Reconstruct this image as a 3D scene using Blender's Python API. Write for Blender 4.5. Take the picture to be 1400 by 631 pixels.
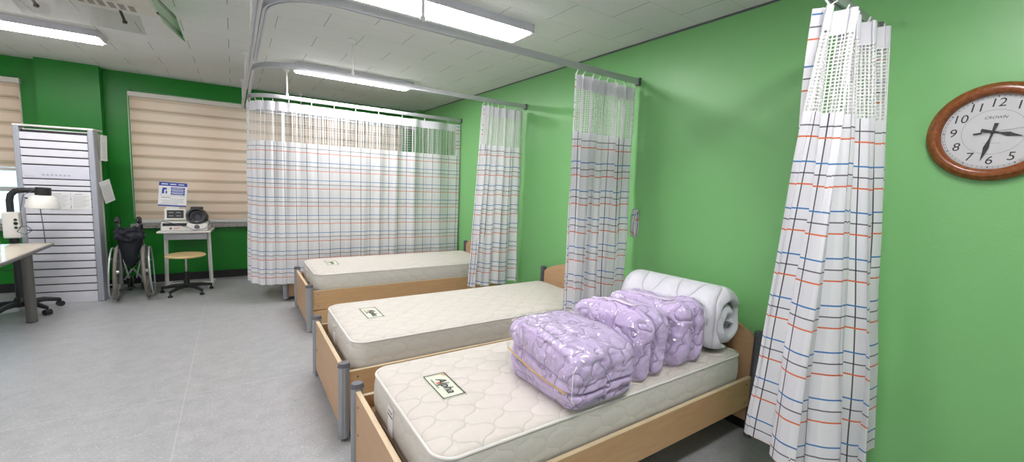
import bpy, bmesh, math, random
from mathutils import Vector, Matrix, noise
PI = math.pi
sc = bpy.context.scene
for o in list(bpy.data.objects): bpy.data.objects.remove(o)
col = sc.collection

# ---------------------------------------------------------------- camera
cam = bpy.data.cameras.new('camera'); co = bpy.data.objects.new('camera', cam); col.objects.link(co)
R = Matrix(((0.83168557, 0.02593662, -0.55464078),
            (-0.5534643, 0.11870353, -0.82437051),
            (0.04445643, 0.99259094, 0.113079)))
co.matrix_world = Matrix.Translation((0, 0, 1.45)) @ R.to_4x4()
cam.sensor_width = 36; cam.lens = 566/1400*36; cam.clip_start = .02
sc.camera = co

# ---------------------------------------------------------------- light
sc.view_settings.view_transform = 'Standard'; sc.view_settings.look = 'None'
sc.view_settings.gamma = 1; sc.view_settings.use_curve_mapping = False
sc.view_settings.exposure = 0.84
LAMP = 18.0
w = bpy.data.worlds.new('daylight'); sc.world = w; w.use_nodes = True
w.node_tree.nodes['Background'].inputs[0].default_value = (.72, .88, 1, 1)
w.node_tree.nodes['Background'].inputs[1].default_value = 1.3

# ---------------------------------------------------------------- materials
class NT:
    def __init__(s, name):
        s.m = bpy.data.materials.new(name); s.m.use_nodes = True; s.t = s.m.node_tree
        s.n = s.t.nodes; s.l = s.t.links; s.b = s.n['Principled BSDF']; s.out = s.n['Material Output']
    def node(s, typ, **kw):
        n = s.n.new(typ)
        for k, v in kw.items(): setattr(n, k, v)
        return n
    def put(s, sock, v):
        if isinstance(v, bpy.types.NodeSocket): s.l.new(v, sock)
        else: sock.default_value = v
    def M(s, op, a, b=0.0, c=0.0):
        n = s.node('ShaderNodeMath', operation=op)
        s.put(n.inputs[0], a); s.put(n.inputs[1], b); s.put(n.inputs[2], c)
        return n.outputs[0]
    def obj_xyz(s):
        c = s.node('ShaderNodeTexCoord'); x = s.node('ShaderNodeSeparateXYZ'); s.l.new(c.outputs['Object'], x.inputs[0])
        return c.outputs['Object'], x.outputs[0], x.outputs[1], x.outputs[2]
    def uv(s):
        c = s.node('ShaderNodeTexCoord'); x = s.node('ShaderNodeSeparateXYZ'); s.l.new(c.outputs['UV'], x.inputs[0])
        return c.outputs['UV'], x.outputs[0], x.outputs[1]
    def noise(s, vec, scale, detail=3, rough=.5, stretch=None):
        n = s.node('ShaderNodeTexNoise'); n.inputs['Scale'].default_value = scale
        n.inputs['Detail'].default_value = detail; n.inputs['Roughness'].default_value = rough
        if stretch:
            mp = s.node('ShaderNodeMapping'); mp.inputs['Scale'].default_value = stretch; s.l.new(vec, mp.inputs[0]); vec = mp.outputs[0]
        s.l.new(vec, n.inputs['Vector']); return n.outputs['Fac']
    def mix(s, f, a, b):
        n = s.node('ShaderNodeMix', data_type='RGBA'); s.put(n.inputs[0], f)
        s.put(n.inputs[6], a if isinstance(a, bpy.types.NodeSocket) else (*a, 1)); s.put(n.inputs[7], b if isinstance(b, bpy.types.NodeSocket) else (*b, 1))
        return n.outputs[2]
    def ramp(s, f, lo, hi):
        n = s.node('ShaderNodeMapRange'); n.inputs[1].default_value = lo; n.inputs[2].default_value = hi; s.put(n.inputs[0], f); return n.outputs[0]
    def bump(s, h, strength=.5, dist=.01):
        n = s.node('ShaderNodeBump'); n.inputs['Strength'].default_value = strength; n.inputs['Distance'].default_value = dist
        s.put(n.inputs['Height'], h); s.l.new(n.outputs[0], s.b.inputs['Normal']); return n.outputs[0]
    def color(s, c): s.put(s.b.inputs['Base Color'], c if isinstance(c, bpy.types.NodeSocket) else (*c, 1))
    def line(s, c, period, phase, width):   # 1 where within width/2 of phase + k*period
        t = s.M('DIVIDE', s.M('SUBTRACT', c, phase), period)
        t = s.M('ABSOLUTE', s.M('SUBTRACT', s.M('FRACT', s.M('ADD', t, .5)), .5))
        return s.M('LESS_THAN', t, width/2/period)

def plain(name, c, rough=.5, metal=0.0, var=.06, bump=0.0, spec=.5, nscale=14, emit=None):
    t = NT(name); b = t.b
    vec, x, y, z = t.obj_xyz()
    f = t.noise(vec, nscale, 4)
    dark = tuple(v*(1-var) for v in c); lite = tuple(min(1, v*(1+var)) for v in c)
    t.color(t.mix(f, dark, lite))
    b.inputs['Roughness'].default_value = rough; b.inputs['Metallic'].default_value = metal
    b.inputs['Specular IOR Level'].default_value = spec
    if bump: t.bump(t.noise(vec, nscale*6, 2), bump, .004)
    if emit: b.inputs['Emission Color'].default_value = (*emit[0], 1); b.inputs['Emission Strength'].default_value = emit[1]
    return t.m

def paint(name, c, rough, spec=.5):
    t = NT(name); vec, x, y, z = t.obj_xyz()
    f = t.noise(vec, 1.3, 5, .6); g = t.noise(vec, 2.2, 3)
    t.color(t.mix(f, tuple(v*.93 for v in c), tuple(v*1.06 for v in c)))
    t.b.inputs['Roughness'].default_value = rough; t.b.inputs['Specular IOR Level'].default_value = spec
    t.bump(t.M('ADD', t.noise(vec, 110, 3), t.M('MULTIPLY', t.noise(vec, 9, 2), 1.5)), .16, .004)
    return t.m
M = {}
M['wall_r'] = paint('light green glossy wall', (.205, .50, .18), .38)  # right wall set to a lighter green than the back wall
M['wall_b'] = paint('deep green glossy wall', (.010, .215, .018), .36, .35)
M['black_base'] = plain('black rubber baseboard', (.012, .012, .014), .5)
M['white_wall'] = plain('off white paint', (.84, .84, .82), .6)

def ceiling_mat():
    t = NT('fissured ceiling tile'); vec, x, y, z = t.obj_xyz()
    row = t.M('FLOOR', t.M('DIVIDE', t.M('SUBTRACT', y, 3.54), .3))
    par = t.M('MULTIPLY', t.M('MODULO', t.M('ADD', row, 100), 2.0), .3)
    ly = t.line(y, .3, 3.54, .0035)
    lx = t.line(t.M('ADD', x, par), .6, .29, .0045)
    seam = t.M('MAXIMUM', t.M('MULTIPLY', ly, .45), lx)
    fis = t.noise(vec, 60, 6, .75); pit = t.ramp(fis, .60, .66)
    big = t.noise(vec, 1.1, 2)
    c = t.mix(big, (.66, .665, .64), (.74, .745, .72))
    c = t.mix(t.M('MULTIPLY', pit, .38), c, (.25, .25, .23))
    c = t.mix(t.M('MULTIPLY', seam, .75), c, (.10, .10, .09))
    t.color(c); t.b.inputs['Roughness'].default_value = .85
    t.bump(t.M('SUBTRACT', t.M('MULTIPLY', fis, -.6), seam), .4, .004); return t.m
M['ceil'] = ceiling_mat()

def floor_mat():
    t = NT('grey mottled vinyl floor'); vec, x, y, z = t.obj_xyz()
    a = t.noise(vec, 9, 6, .7); b = t.noise(vec, 85, 3, .6); c3 = t.noise(vec, 30, 5, .7)
    c = t.mix(t.ramp(a, .3, .7), (.33, .333, .345), (.43, .433, .44))
    c = t.mix(t.ramp(b, .58, .72), c, (.62, .62, .61))
    c = t.mix(t.M('MULTIPLY', t.ramp(c3, .58, .7), .55), c, (.22, .22, .23))
    s = t.M('MAXIMUM', t.line(x, 1.8, -.3, .004), t.line(y, 1.8, 5.05, .006))
    c = t.mix(t.M('MULTIPLY', s, .35), c, (.7, .7, .69))
    t.color(c); t.put(t.b.inputs['Roughness'], t.M('ADD', .27, t.M('MULTIPLY', a, .14)))
    t.bump(t.noise(vec, 40, 3), .06, .004); return t.m
M['floor'] = floor_mat()

def wood(name, c1, c2, rough=.45, axis=0):
    t = NT(name); vec, x, y, z = t.obj_xyz()
    st = (1.2, 12, 12) if axis == 0 else ((12, 1.2, 12) if axis == 1 else (12, 12, 1.2))
    f = t.noise(vec, 5, 5, .6, st)
    t.color(t.mix(t.ramp(f, .25, .75), c1, c2)); t.b.inputs['Roughness'].default_value = rough
    t.bump(f, .05, .003); return t.m
M['beech'] = wood('beech laminate', (.50, .30, .145), (.58, .365, .19))
M['beech_y'] = wood('beech laminate cross grain', (.47, .29, .155), (.55, .35, .20), axis=1)
M['edge_band'] = plain('pale laminate edge band', (.66, .52, .34), .5)
M['clock_wood'] = wood('varnished walnut', (.17, .045, .012), (.32, .10, .025), .22)
M['stool_wood'] = wood('pale plywood', (.62, .44, .20), (.72, .54, .28), .4)
M['table_top'] = wood('glossy pale desk laminate', (.62, .54, .42), (.68, .60, .48), .12)
M['alu'] = plain('anodised aluminium', (.56, .57, .60), .34, .55, .03)
M['alu_post'] = plain('grey metallic post', (.36, .375, .40), .38, .5, .05)
M['cap'] = plain('dark grey plastic cap', (.11, .11, .13), .45)
M['dark_post'] = plain('dark charcoal metal post', (.12, .125, .14), .4, .4)
M['steel'] = plain('dull steel', (.55, .55, .56), .3, .9)
M['black'] = plain('black plastic', (.015, .015, .017), .42)
M['white_metal'] = plain('white enamel', (.72, .72, .70), .35)
M['cool_white'] = plain('cool white enamel', (.74, .74, .80), .35)
M['dark_leg'] = plain('dark grey brown metal', (.15, .145, .14), .4, .3)
M['white_plastic'] = plain('white plastic', (.74, .73, .69), .38)
M['rubber'] = plain('grey brown tyre rubber', (.19, .17, .15), .7)
M['navy'] = plain('dark navy vinyl', (.003, .005, .012), .7, bump=.1)
M['paper'] = plain('white paper', (.78, .78, .78), .7)
M['dial'] = plain('matte white dial', (.60, .60, .61), .5)
M['ink'] = plain('black ink', (.02, .02, .022), .6)
M['grey_ink'] = plain('grey ink', (.30, .30, .32), .6)
M['blue_ink'] = plain('blue ink', (.01, .055, .34), .5)
M['red'] = plain('red ink', (.7, .1, .03), .5)
M['slot'] = plain('dark gap', (.02, .02, .022), .7)
M['lavender_panel'] = plain('pale lilac panel', (.66, .67, .76), .4)
M['silver'] = plain('silver plastic', (.42, .44, .50), .4, .3)
M['ac_white'] = plain('warm white plastic', (.66, .63, .57), .5)
M['grille'] = plain('taupe grille', (.30, .275, .24), .6)
M['hinge'] = plain('brown metal hinge', (.09, .055, .04), .4, .5)
M['granite'] = None
t = NT('speckled granite'); v, x, y, z = t.obj_xyz(); f = t.noise(v, 150, 3)
t.color(t.mix(t.ramp(f, .42, .58), (.14, .12, .11), (.52, .49, .46))); t.b.inputs['Roughness'].default_value = .3; M['granite'] = t.m
M['lamp_glow'] = plain('lit diffuser', (.9, .9, .9), .5, emit=((1.0, .97, .985), LAMP), var=0)
M['fix_frame'] = plain('lilac grey fixture frame', (.62, .61, .68), .5)
M['net_hook'] = plain('white nylon', (.8, .8, .8), .4)

def blind_mat():
    t = NT('peach zebra blind fabric'); uvv, u, v = t.uv()
    vec = t.obj_xyz()[0]
    f = t.noise(vec, 3, 2)
    dense = t.line(v, .138, .02, .05)
    c = t.mix(f, (.72, .47, .335), (.80, .55, .40)); c = t.mix(t.M('MULTIPLY', dense, .45), c, (.44, .27, .16))
    weave = t.noise(vec, 300, 2); c = t.mix(t.M('MULTIPLY', weave, .15), c, (.85, .64, .45))
    t.color(c); t.b.inputs['Roughness'].default_value = .8
    tr = t.node('ShaderNodeBsdfTranslucent'); t.put(tr.inputs[0], c); mx = t.node('ShaderNodeMixShader'); mx.inputs[0].default_value = .35
    t.l.new(t.b.outputs[0], mx.inputs[1]); t.l.new(tr.outputs[0], mx.inputs[2]); t.l.new(mx.outputs[0], t.out.inputs[0]); return t.m
M['blind'] = blind_mat()

def thin_glass(name, tint, base, rough=.03, bumpf=None, gloss=(1, 1, 1), fr=.8):
    t = NT(name); t.n.remove(t.b)
    tr = t.node('ShaderNodeBsdfTransparent'); tr.inputs[0].default_value = (*tint, 1)
    gl = t.node('ShaderNodeBsdfGlossy'); gl.inputs['Roughness'].default_value = rough; gl.inputs[0].default_value = (*gloss, 1)
    lw = t.node('ShaderNodeLayerWeight'); lw.inputs[0].default_value = .3
    ge = t.node('ShaderNodeNewGeometry'); front = t.M('SUBTRACT', 1.0, ge.outputs['Backfacing'])
    fac = t.M('MULTIPLY', front, t.M('MINIMUM', t.M('ADD', t.M('MULTIPLY', lw.outputs['Fresnel'], fr), base), 1.0))
    if bumpf:
        bn = t.node('ShaderNodeBump'); bn.inputs['Strength'].default_value = bumpf[1]; bn.inputs['Distance'].default_value = .03
        v = t.obj_xyz()[0]
        hs = []
        for sc_, st_, wt in ((bumpf[0], (1, .45, .8), 1.0), (bumpf[0]*2.1, (.5, 1, .6), .45)):
            mp = t.node('ShaderNodeMapping'); mp.inputs['Scale'].default_value = st_; mp.inputs['Rotation'].default_value = (.5, .4, .7); t.l.new(v, mp.inputs[0])
            wn = t.node('ShaderNodeTexNoise'); wn.inputs['Scale'].default_value = 5; t.l.new(mp.outputs[0], wn.inputs['Vector'])
            vm = t.node('ShaderNodeVectorMath', operation='MULTIPLY_ADD'); t.l.new(wn.outputs['Color'], vm.inputs[0]); vm.inputs[1].default_value = (.12, .12, .12); t.l.new(mp.outputs[0], vm.inputs[2])
            vo = t.node('ShaderNodeTexVoronoi'); vo.inputs['Scale'].default_value = sc_; t.l.new(vm.outputs[0], vo.inputs['Vector']); hs.append(t.M('MULTIPLY', vo.outputs['Distance'], wt))
        t.l.new(t.M('ADD', *hs), bn.inputs['Height'])
        t.l.new(bn.outputs[0], gl.inputs['Normal']); t.l.new(bn.outputs[0], lw.inputs['Normal'])
    mx = t.node('ShaderNodeMixShader'); t.l.new(fac, mx.inputs[0]); t.l.new(tr.outputs[0], mx.inputs[1]); t.l.new(gl.outputs[0], mx.inputs[2])
    t.l.new(mx.outputs[0], t.out.inputs[0]); return t.m
M['pane'] = thin_glass('window glass', (.80, .92, .95), .04)
M['clock_glass'] = thin_glass('clock glass', (1, 1, 1), .0)
M['acrylic'] = thin_glass('clear acrylic', (.93, .93, .92), .03, .06)
M['acrylic_reflect'] = thin_glass('acrylic with painted wall reflection', (.62, .84, .66), .22, .08, gloss=(.75, .9, .75))  # clear plate; the green wall's reflection is put into tint and gloss colour
M['bag'] = thin_glass('crumpled clear plastic film', (.985, .98, .99), .075, .17, (17, 1.0), fr=.4)

def plaid():
    t = NT('white plaid curtain fabric'); uvv, u, v = t.uv()
    vec = t.obj_xyz()[0]
    base = t.mix(t.noise(vec, 4, 2), (.85, .85, .885), (.91, .91, .93))
    tint = t.M('MAXIMUM', t.line(u, .12, .035, .05), t.M('MULTIPLY', t.line(v, .2, .0775, .045), 1.0))
    base = t.mix(t.M('MULTIPLY', tint, .18), base, (.58, .59, .66))
    below = t.M('GREATER_THAN', v, .0)
    vert = t.M('MULTIPLY', t.line(u, .12, .01, .005), below)
    c = t.mix(t.M('MULTIPLY', t.line(v, .2, .055, .0055), .9), base, (.035, .035, .05))
    c = t.mix(t.M('MULTIPLY', vert, .95), c, (.03, .03, .045))
    c = t.mix(t.M('MULTIPLY', t.M('MULTIPLY', t.line(v, .2, .007, .0065), t.M('GREATER_THAN', t.M('ABSOLUTE', t.M('SUBTRACT', v, .007)), .01)), .95), c, (.008, .19, .50))
    c = t.mix(t.M('MULTIPLY', t.line(v, .2, .102, .0065), .95), c, (.75, .135, .02))
    t.color(c); t.b.inputs['Roughness'].default_value = .55; t.b.inputs['Sheen Weight'].default_value = .15
    t.bump(t.noise(vec, 25, 3), .12, .004)
    tr = t.node('ShaderNodeBsdfTranslucent'); t.put(tr.inputs[0], c); mx = t.node('ShaderNodeMixShader'); mx.inputs[0].default_value = .25
    t.l.new(t.b.outputs[0], mx.inputs[1]); t.l.new(tr.outputs[0], mx.inputs[2]); t.l.new(mx.outputs[0], t.out.inputs[0]); return t.m
M['plaid'] = plaid()
def net(name, pu, wu, pv, wv, soft=0.0):
    t = NT(name); uvv, u, v = t.uv()
    if soft:
        nz = t.node('ShaderNodeTexNoise'); nz.noise_dimensions = '1D'; nz.inputs['Scale'].default_value = 95; nz.inputs['Detail'].default_value = 4
        t.l.new(u, nz.inputs['W']); a = t.M('GREATER_THAN', t.M('ADD', nz.outputs['Fac'], t.M('MULTIPLY', t.line(u, pu, 0, wu), .10)), .60)
    else: a = t.line(u, pu, 0, wu)
    a = t.M('MAXIMUM', a, t.line(v, pv, 0, wv))
    t.color((.82, .82, .82)); t.b.inputs['Roughness'].default_value = .5
    tr = t.node('ShaderNodeBsdfTransparent'); mx = t.node('ShaderNodeMixShader'); t.l.new(a, mx.inputs[0])
    t.l.new(tr.outputs[0], mx.inputs[1]); t.l.new(t.b.outputs[0], mx.inputs[2]); t.l.new(mx.outputs[0], t.out.inputs[0]); return t.m
M['net_near'] = net('white square mesh netting', .0165, .0052, .0145, .0042)
M['net_mid'] = net('white mesh netting', .018, .007, .015, .0045)
M['net_far'] = net('white string netting', .02, .006, .03, .0016, .5)
M['header'] = plain('white curtain heading tape', (.70, .70, .74), .6, var=.03)

def quilt(name, c1, c2, P, Q, wave, depth, rough=.6, side=False, extra=.25, strength=.8):
    t = NT(name); vec, x, y, z = t.obj_xyz()
    if side: xx = t.M('ADD', x, y); yy = z
    else: xx, yy = x, y
    X = t.M('DIVIDE', xx, P); Y = t.M('DIVIDE', yy, Q)
    p = t.M('ADD', X, Y); q = t.M('SUBTRACT', X, Y)
    a = t.M('ADD', p, t.M('MULTIPLY', t.M('SINE', t.M('MULTIPLY', q, 2*PI)), wave))
    b = t.M('ADD', q, t.M('MULTIPLY', t.M('SINE', t.M('MULTIPLY', p, 2*PI)), wave))
    def d(v): return t.M('ABSOLUTE', t.M('SUBTRACT', t.M('FRACT', t.M('ADD', v, .5)), .5))
    m = t.M('MINIMUM', d(a), d(b))
    h = t.M('POWER', t.ramp(m, 0, .28), .45)
    nz = t.noise(vec, 22, 3); ridg = t.noise(vec, 60, 2)
    h2 = t.M('ADD', h, t.M('MULTIPLY', nz, extra))
    seam = t.ramp(m, .035, .0)
    c = t.mix(nz, c1, c2); c = t.mix(t.M('MULTIPLY', seam, .10), c, tuple(v*.6 for v in c1))
    t.color(c); t.b.inputs['Roughness'].default_value = rough; t.b.inputs['Sheen Weight'].default_value = .1
    t.bump(h2, strength, depth); return t.m
M['matt_top'] = quilt('cream quilted ticking', (.60, .555, .505), (.66, .615, .56), .175, .15, .085, .011, extra=.35, strength=.6)
M['matt_side'] = quilt('cream mattress border fabric', (.58, .555, .50), (.64, .615, .56), .15, .13, .10, .005, side=True, extra=.6, strength=.5)
M['piping'] = plain('cream piping', (.72, .70, .66), .5)
M['label'] = plain('pale yellow green label', (.70, .73, .60), .5)
def comf(name, c):
    t = NT(name); vec, x, y, z = t.obj_xyz()
    n1 = t.noise(vec, 7, 2); n2 = t.noise(vec, 26, 4, .65, (1, 1, .55)); n3 = t.noise(vec, 3.2, 2)
    f = t.M('ABSOLUTE', t.M('SUBTRACT', n1, .5)); f2 = t.M('ABSOLUTE', t.M('SUBTRACT', n3, .52))
    seam = t.M('MAXIMUM', t.ramp(f, .006, .0), t.ramp(f2, .004, .0))
    cc = t.mix(n2, tuple(v*.93 for v in c), tuple(min(1, v*1.05) for v in c)); cc = t.mix(t.M('MULTIPLY', seam, .8), cc, tuple(v*.35 for v in c))
    t.color(cc); t.b.inputs['Roughness'].default_value = .6; t.b.inputs['Sheen Weight'].default_value = .2
    puff = t.M('MINIMUM', t.ramp(f, 0, .09), t.ramp(f2, 0, .06))
    t.bump(t.M('ADD', t.M('MULTIPLY', t.M('POWER', puff, .5), .9), t.M('MULTIPLY', n2, .5)), .9, .014); return t.m
M['lilac'] = comf('lilac comforter cotton', (.58, .46, .72))
M['lilac_pale'] = plain('pale lilac lining', (.70, .60, .76), .6, bump=.2)
M['yellow'] = plain('yellow piping cord', (.72, .45, .10), .5)
M['duvet'] = quilt('white quilted duvet', (.70, .69, .76), (.76, .75, .82), .34, .24, .1, .018, extra=.5, strength=.9)

# ---------------------------------------------------------------- mesh helpers
def new(): return bmesh.new()
def box(bm, x0, x1, y0, y1, z0, z1, mat=None):
    r = bmesh.ops.create_cube(bm, size=1)['verts']
    for v in r:
        v.co = Vector(((x0+x1)/2+v.co.x*(x1-x0), (y0+y1)/2+v.co.y*(y1-y0), (z0+z1)/2+v.co.z*(z1-z0)))
        if mat: v.co = mat @ v.co
    return r
def frame_of(d):
    d = d.normalized(); up = Vector((0, 0, 1)) if abs(d.z) < .95 else Vector((1, 0, 0))
    a = d.cross(up).normalized(); b = a.cross(d).normalized(); return a, b
def tube(bm, pts, r, seg=10, closed=False, prof=None, cap=True):
    pts = [Vector(p) for p in pts]; n = len(pts); rings = []
    rr = r if isinstance(r, (list, tuple)) else [r]*n
    pa = None
    for i, p in enumerate(pts):
        if closed: d = pts[(i+1) % n]-pts[i-1]
        else: d = pts[min(i+1, n-1)]-pts[max(i-1, 0)]
        d.normalize()
        if pa is None: a, b = frame_of(d)
        else:
            a = pa-d*pa.dot(d); a = a.normalized(); b = a.cross(d).normalized()
        pa = a; ring = []
        pr = prof or [(math.cos(2*PI*k/seg), math.sin(2*PI*k/seg)) for k in range(seg)]
        for (u, v) in pr: ring.append(bm.verts.new(p+a*u*rr[i]+b*v*rr[i]))
        rings.append(ring)
    m = len(rings[0])
    for i in range(n if closed else n-1):
        A = rings[i]; B = rings[(i+1) % n]
        for k in range(m): bm.faces.new((A[k], A[(k+1) % m], B[(k+1) % m], B[k]))
    if not closed and cap: bm.faces.new(rings[0][::-1]); bm.faces.new(rings[-1])
def cyl(bm, p0, p1, r, seg=16): tube(bm, [p0, p1], r, seg)
def lathe(bm, prof, c=(0, 0, 0), axis='z', seg=40, mat=None):
    rings = []; c = Vector(c)
    for (r, h) in prof:
        ring = []
        for k in range(seg):
            a = 2*PI*k/seg; u, v = r*math.cos(a), r*math.sin(a)
            p = Vector((u, v, h)) if axis == 'z' else (Vector((h, u, v)) if axis == 'x' else Vector((u, h, v)))
            p = c+p
            ring.append(bm.verts.new(mat @ p if mat else p))
        rings.append(ring)
    for A, B in zip(rings, rings[1:]):
        for k in range(seg): bm.faces.new((A[k], A[(k+1) % seg], B[(k+1) % seg], B[k]))
    if prof[0] == prof[-1]: return
    if prof[0][0] > 1e-6: bm.faces.new(rings[0][::-1])
    if prof[-1][0] > 1e-6: bm.faces.new(rings[-1])
def obj(name, bm, mat, parent=None, smooth=False, bevel=0, solid=0, loc=None):
    bmesh.ops.remove_doubles(bm, verts=bm.verts, dist=1e-6)
    bmesh.ops.recalc_face_normals(bm, faces=bm.faces)
    me = bpy.data.meshes.new(name); bm.to_mesh(me); bm.free()
    o = bpy.data.objects.new(name, me); col.objects.link(o)
    me.materials.append(M[mat] if isinstance(mat, str) else mat)
    if smooth:
        for p in me.polygons: p.use_smooth = True
    if smooth == 'auto':
        me.set_sharp_from_angle(angle=math.radians(38))
    if solid: md = o.modifiers.new('s', 'SOLIDIFY'); md.thickness = solid
    if bevel:
        md = o.modifiers.new('b', 'BEVEL'); md.width = bevel; md.segments = 2; md.limit_method = 'ANGLE'; md.angle_limit = math.radians(40)
    if parent: o.parent = parent
    if loc: o.location = loc
    return o
def bx(name, b, mat, parent=None, bevel=.0, **k):
    bm = new(); box(bm, *b); return obj(name, bm, mat, parent, bevel=bevel, **k)
def tag(o, label, cat, group=None):
    o['label'] = label; o['category'] = cat
    if group: o['group'] = group
    return o
def thing(name, loc, label, cat, group=None, rz=0):
    o = bpy.data.objects.new(name, None); o.empty_display_size = .1; col.objects.link(o); o.location = loc; o.rotation_euler = (0, 0, rz)
    return tag(o, label, cat, group)
def copy_tree(o, parent=None):
    c = o.copy(); col.objects.link(c); c.parent = parent
    for ch in list(o.children): copy_tree(ch, c)
    return c
def struct(name, bm, mat, **k):
    o = obj(name, bm, mat, **k); o['kind'] = 'structure'; return o
def text(name, body, size, mat, parent, mw, shear=0, align='CENTER', ext=.0004, ys=1.0):
    cu = bpy.data.curves.new(name, 'FONT'); cu.body = body; cu.size = size; cu.align_x = align; cu.align_y = 'CENTER'; cu.extrude = ext; cu.shear = shear; cu.resolution_u = 4
    tmp = bpy.data.objects.new('tmp', cu); col.objects.link(tmp)
    dg = bpy.context.evaluated_depsgraph_get(); me = bpy.data.meshes.new_from_object(tmp.evaluated_get(dg))
    bpy.data.objects.remove(tmp); me.name = name
    me.transform(mw); me.materials.clear(); me.materials.append(M[mat])
    o = bpy.data.objects.new(name, me); col.objects.link(o)
    if parent: o.parent = parent
    return o

def fine_print(name, mat, parent, mw, wd, ht):   # print too small to read in the photograph: a broken line of ink
    bm = new(); x = -wd/2; k = 0
    while x < wd/2-ht*.5:
        l = ht*(.9+.5*((k*7) % 3)); box(bm, x, min(x+l, wd/2), -ht/3, ht/3, 0, .0004, mw); x += l+ht*.5; k += 1
    return obj(name, bm, mat, parent)

# ---------------------------------------------------------------- room shell
XR, YB, ZC, XL, YF = 2.61, 6.82, 2.563, -4.6, -1.9
bm = new(); box(bm, XL-.2, XR+.2, YF-.2, YB+.35, -.1, 0); struct('floor', bm, 'floor')
bm = new(); box(bm, XL-.2, XR+.2, YF-.2, YB+.35, ZC, ZC+.1); struct('ceiling', bm, 'ceil')
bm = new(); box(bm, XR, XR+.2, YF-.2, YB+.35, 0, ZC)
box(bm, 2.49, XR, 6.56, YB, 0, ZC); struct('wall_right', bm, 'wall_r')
bm = new(); box(bm, XL-.2, XL, YF-.2, YB+.35, 0, ZC); struct('wall_left', bm, 'white_wall')
bm = new(); box(bm, XL, XR, YF-.2, YF, 0, ZC); struct('wall_front', bm, 'white_wall')
W1 = (-3.9, -1.90, .755, 2.34); W2 = (-1.03, 2.36, .755, 2.36)
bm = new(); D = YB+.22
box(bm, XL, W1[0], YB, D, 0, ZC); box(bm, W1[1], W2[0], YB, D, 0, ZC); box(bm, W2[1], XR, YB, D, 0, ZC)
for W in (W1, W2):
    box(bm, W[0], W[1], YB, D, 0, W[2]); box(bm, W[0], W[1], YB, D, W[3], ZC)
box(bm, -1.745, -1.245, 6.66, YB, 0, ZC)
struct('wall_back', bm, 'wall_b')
bm = new(); box(bm, XL, -1.75, YB-.012, YB, 0, .1); box(bm, -1.24, 2.49, YB-.012, YB, 0, .1); box(bm, -1.757, -1.233, 6.648, 6.66, 0, .1); struct('baseboard_back', bm, 'black_base')
bm = new(); box(bm, XR-.012, XR, YF, 6.56, 0, .1); struct('baseboard_right', bm, 'black_base')
bm = new(); box(bm, XL, XL+.012, YF, YB-.02, 0, .1); struct('baseboard_left', bm, 'black_base')
bm = new(); box(bm, XR-.006, XR, YF, 6.56, ZC-.012, ZC); struct('trim_1', bm, 'cap')
for i, W in enumerate((W1, W2)):
    bm = new(); x0, x1, z0, z1 = W; y0, y1 = YB+.10, YB+.16
    box(bm, x0, x1, y0, y1, z0, z0+.06); box(bm, x0, x1, y0, y1, z1-.06, z1)
    n = 2 if i == 0 else 4
    for k in range(n+1):
        xc = x0+(x1-x0)*k/n; box(bm, max(x0, xc-.04), min(x1, xc+.04), y0, y1, z0, z1)
    box(bm, x0, x1, y0, y1, 1.12, 1.17)
    wo = struct(f'window_{i+1}', bm, 'white_metal', bevel=.004)
    for k in range(n):
        a = x0+(x1-x0)*k/n; bx('window_pane', (a, a+(x1-x0)/n, YB+.125, YB+.133, z0+.03, z1-.03), 'pane', wo)
    bm = new(); box(bm, x0-.04, x1+.04, YB-.075, YB+.1, .70, .755); struct(f'trim_{i+2}', bm, 'granite', bevel=.004)

# ---------------------------------------------------------------- blinds
def blind(x0, x1, ztop, zbot, label, group, wand=False):
    r = thing('window_blind', ((x0+x1)/2, YB-.03, zbot), label, 'blind', group); w2 = (x1-x0)/2; H = ztop-zbot
    bx('head_rail', (-w2, w2, -.045, .03, H-.055, H), 'ac_white', r, bevel=.006)
    bm = new(); uvl = bm.loops.layers.uv.new('UVMap'); rows = []; per = .138; z = H-.05; nsub = 8
    prof = []
    while z > .03:
        ph = ((H-.05-z) % per)/per
        prof.append((-.004-.02*ph**1.6, z)); z -= per/nsub
        if z > .03 and ((H-.05-z) % per)/per < ph: prof.append((-.026, z+.001))
    for yy, zz in prof: rows.append([bm.verts.new((xx, yy, zz)) for xx in [-w2+.012+(2*w2-.024)*k/6 for k in range(7)]])
    for i in range(len(rows)-1):
        for k in range(6):
            f = bm.faces.new((rows[i][k], rows[i][k+1], rows[i+1][k+1], rows[i+1][k]))
            for lp in f.loops: lp[uvl].uv = (lp.vert.co.x, H-.05-lp.vert.co.z)
    obj('slat_fabric', bm, 'blind', r, smooth='auto')
    bx('bottom_rail', (-w2+.01, w2-.01, -.03, -.005, 0, .035), 'white_plastic', r, bevel=.004)
    if wand:
        bm = new(); tube(bm, [(-w2+.004, -.05, H-.05), (-w2+.001, -.052, H*.5), (-w2+.004, -.05, .06)], .0035, 6); obj('pull_cord', bm, 'white_plastic', r, smooth=True)
blind(-1.03, .588, 2.34, .765, 'wide peach striped blind behind the blood pressure monitor, left of the curtain', None, True)
blind(.594, 2.3, 2.34, .765, 'peach striped blind seen only through the netting of the far curtain', None, True)
blind(-3.88, -1.885, 2.335, 1.35, 'half raised peach striped blind at the left edge behind the tall white cabinet', None)

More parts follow.
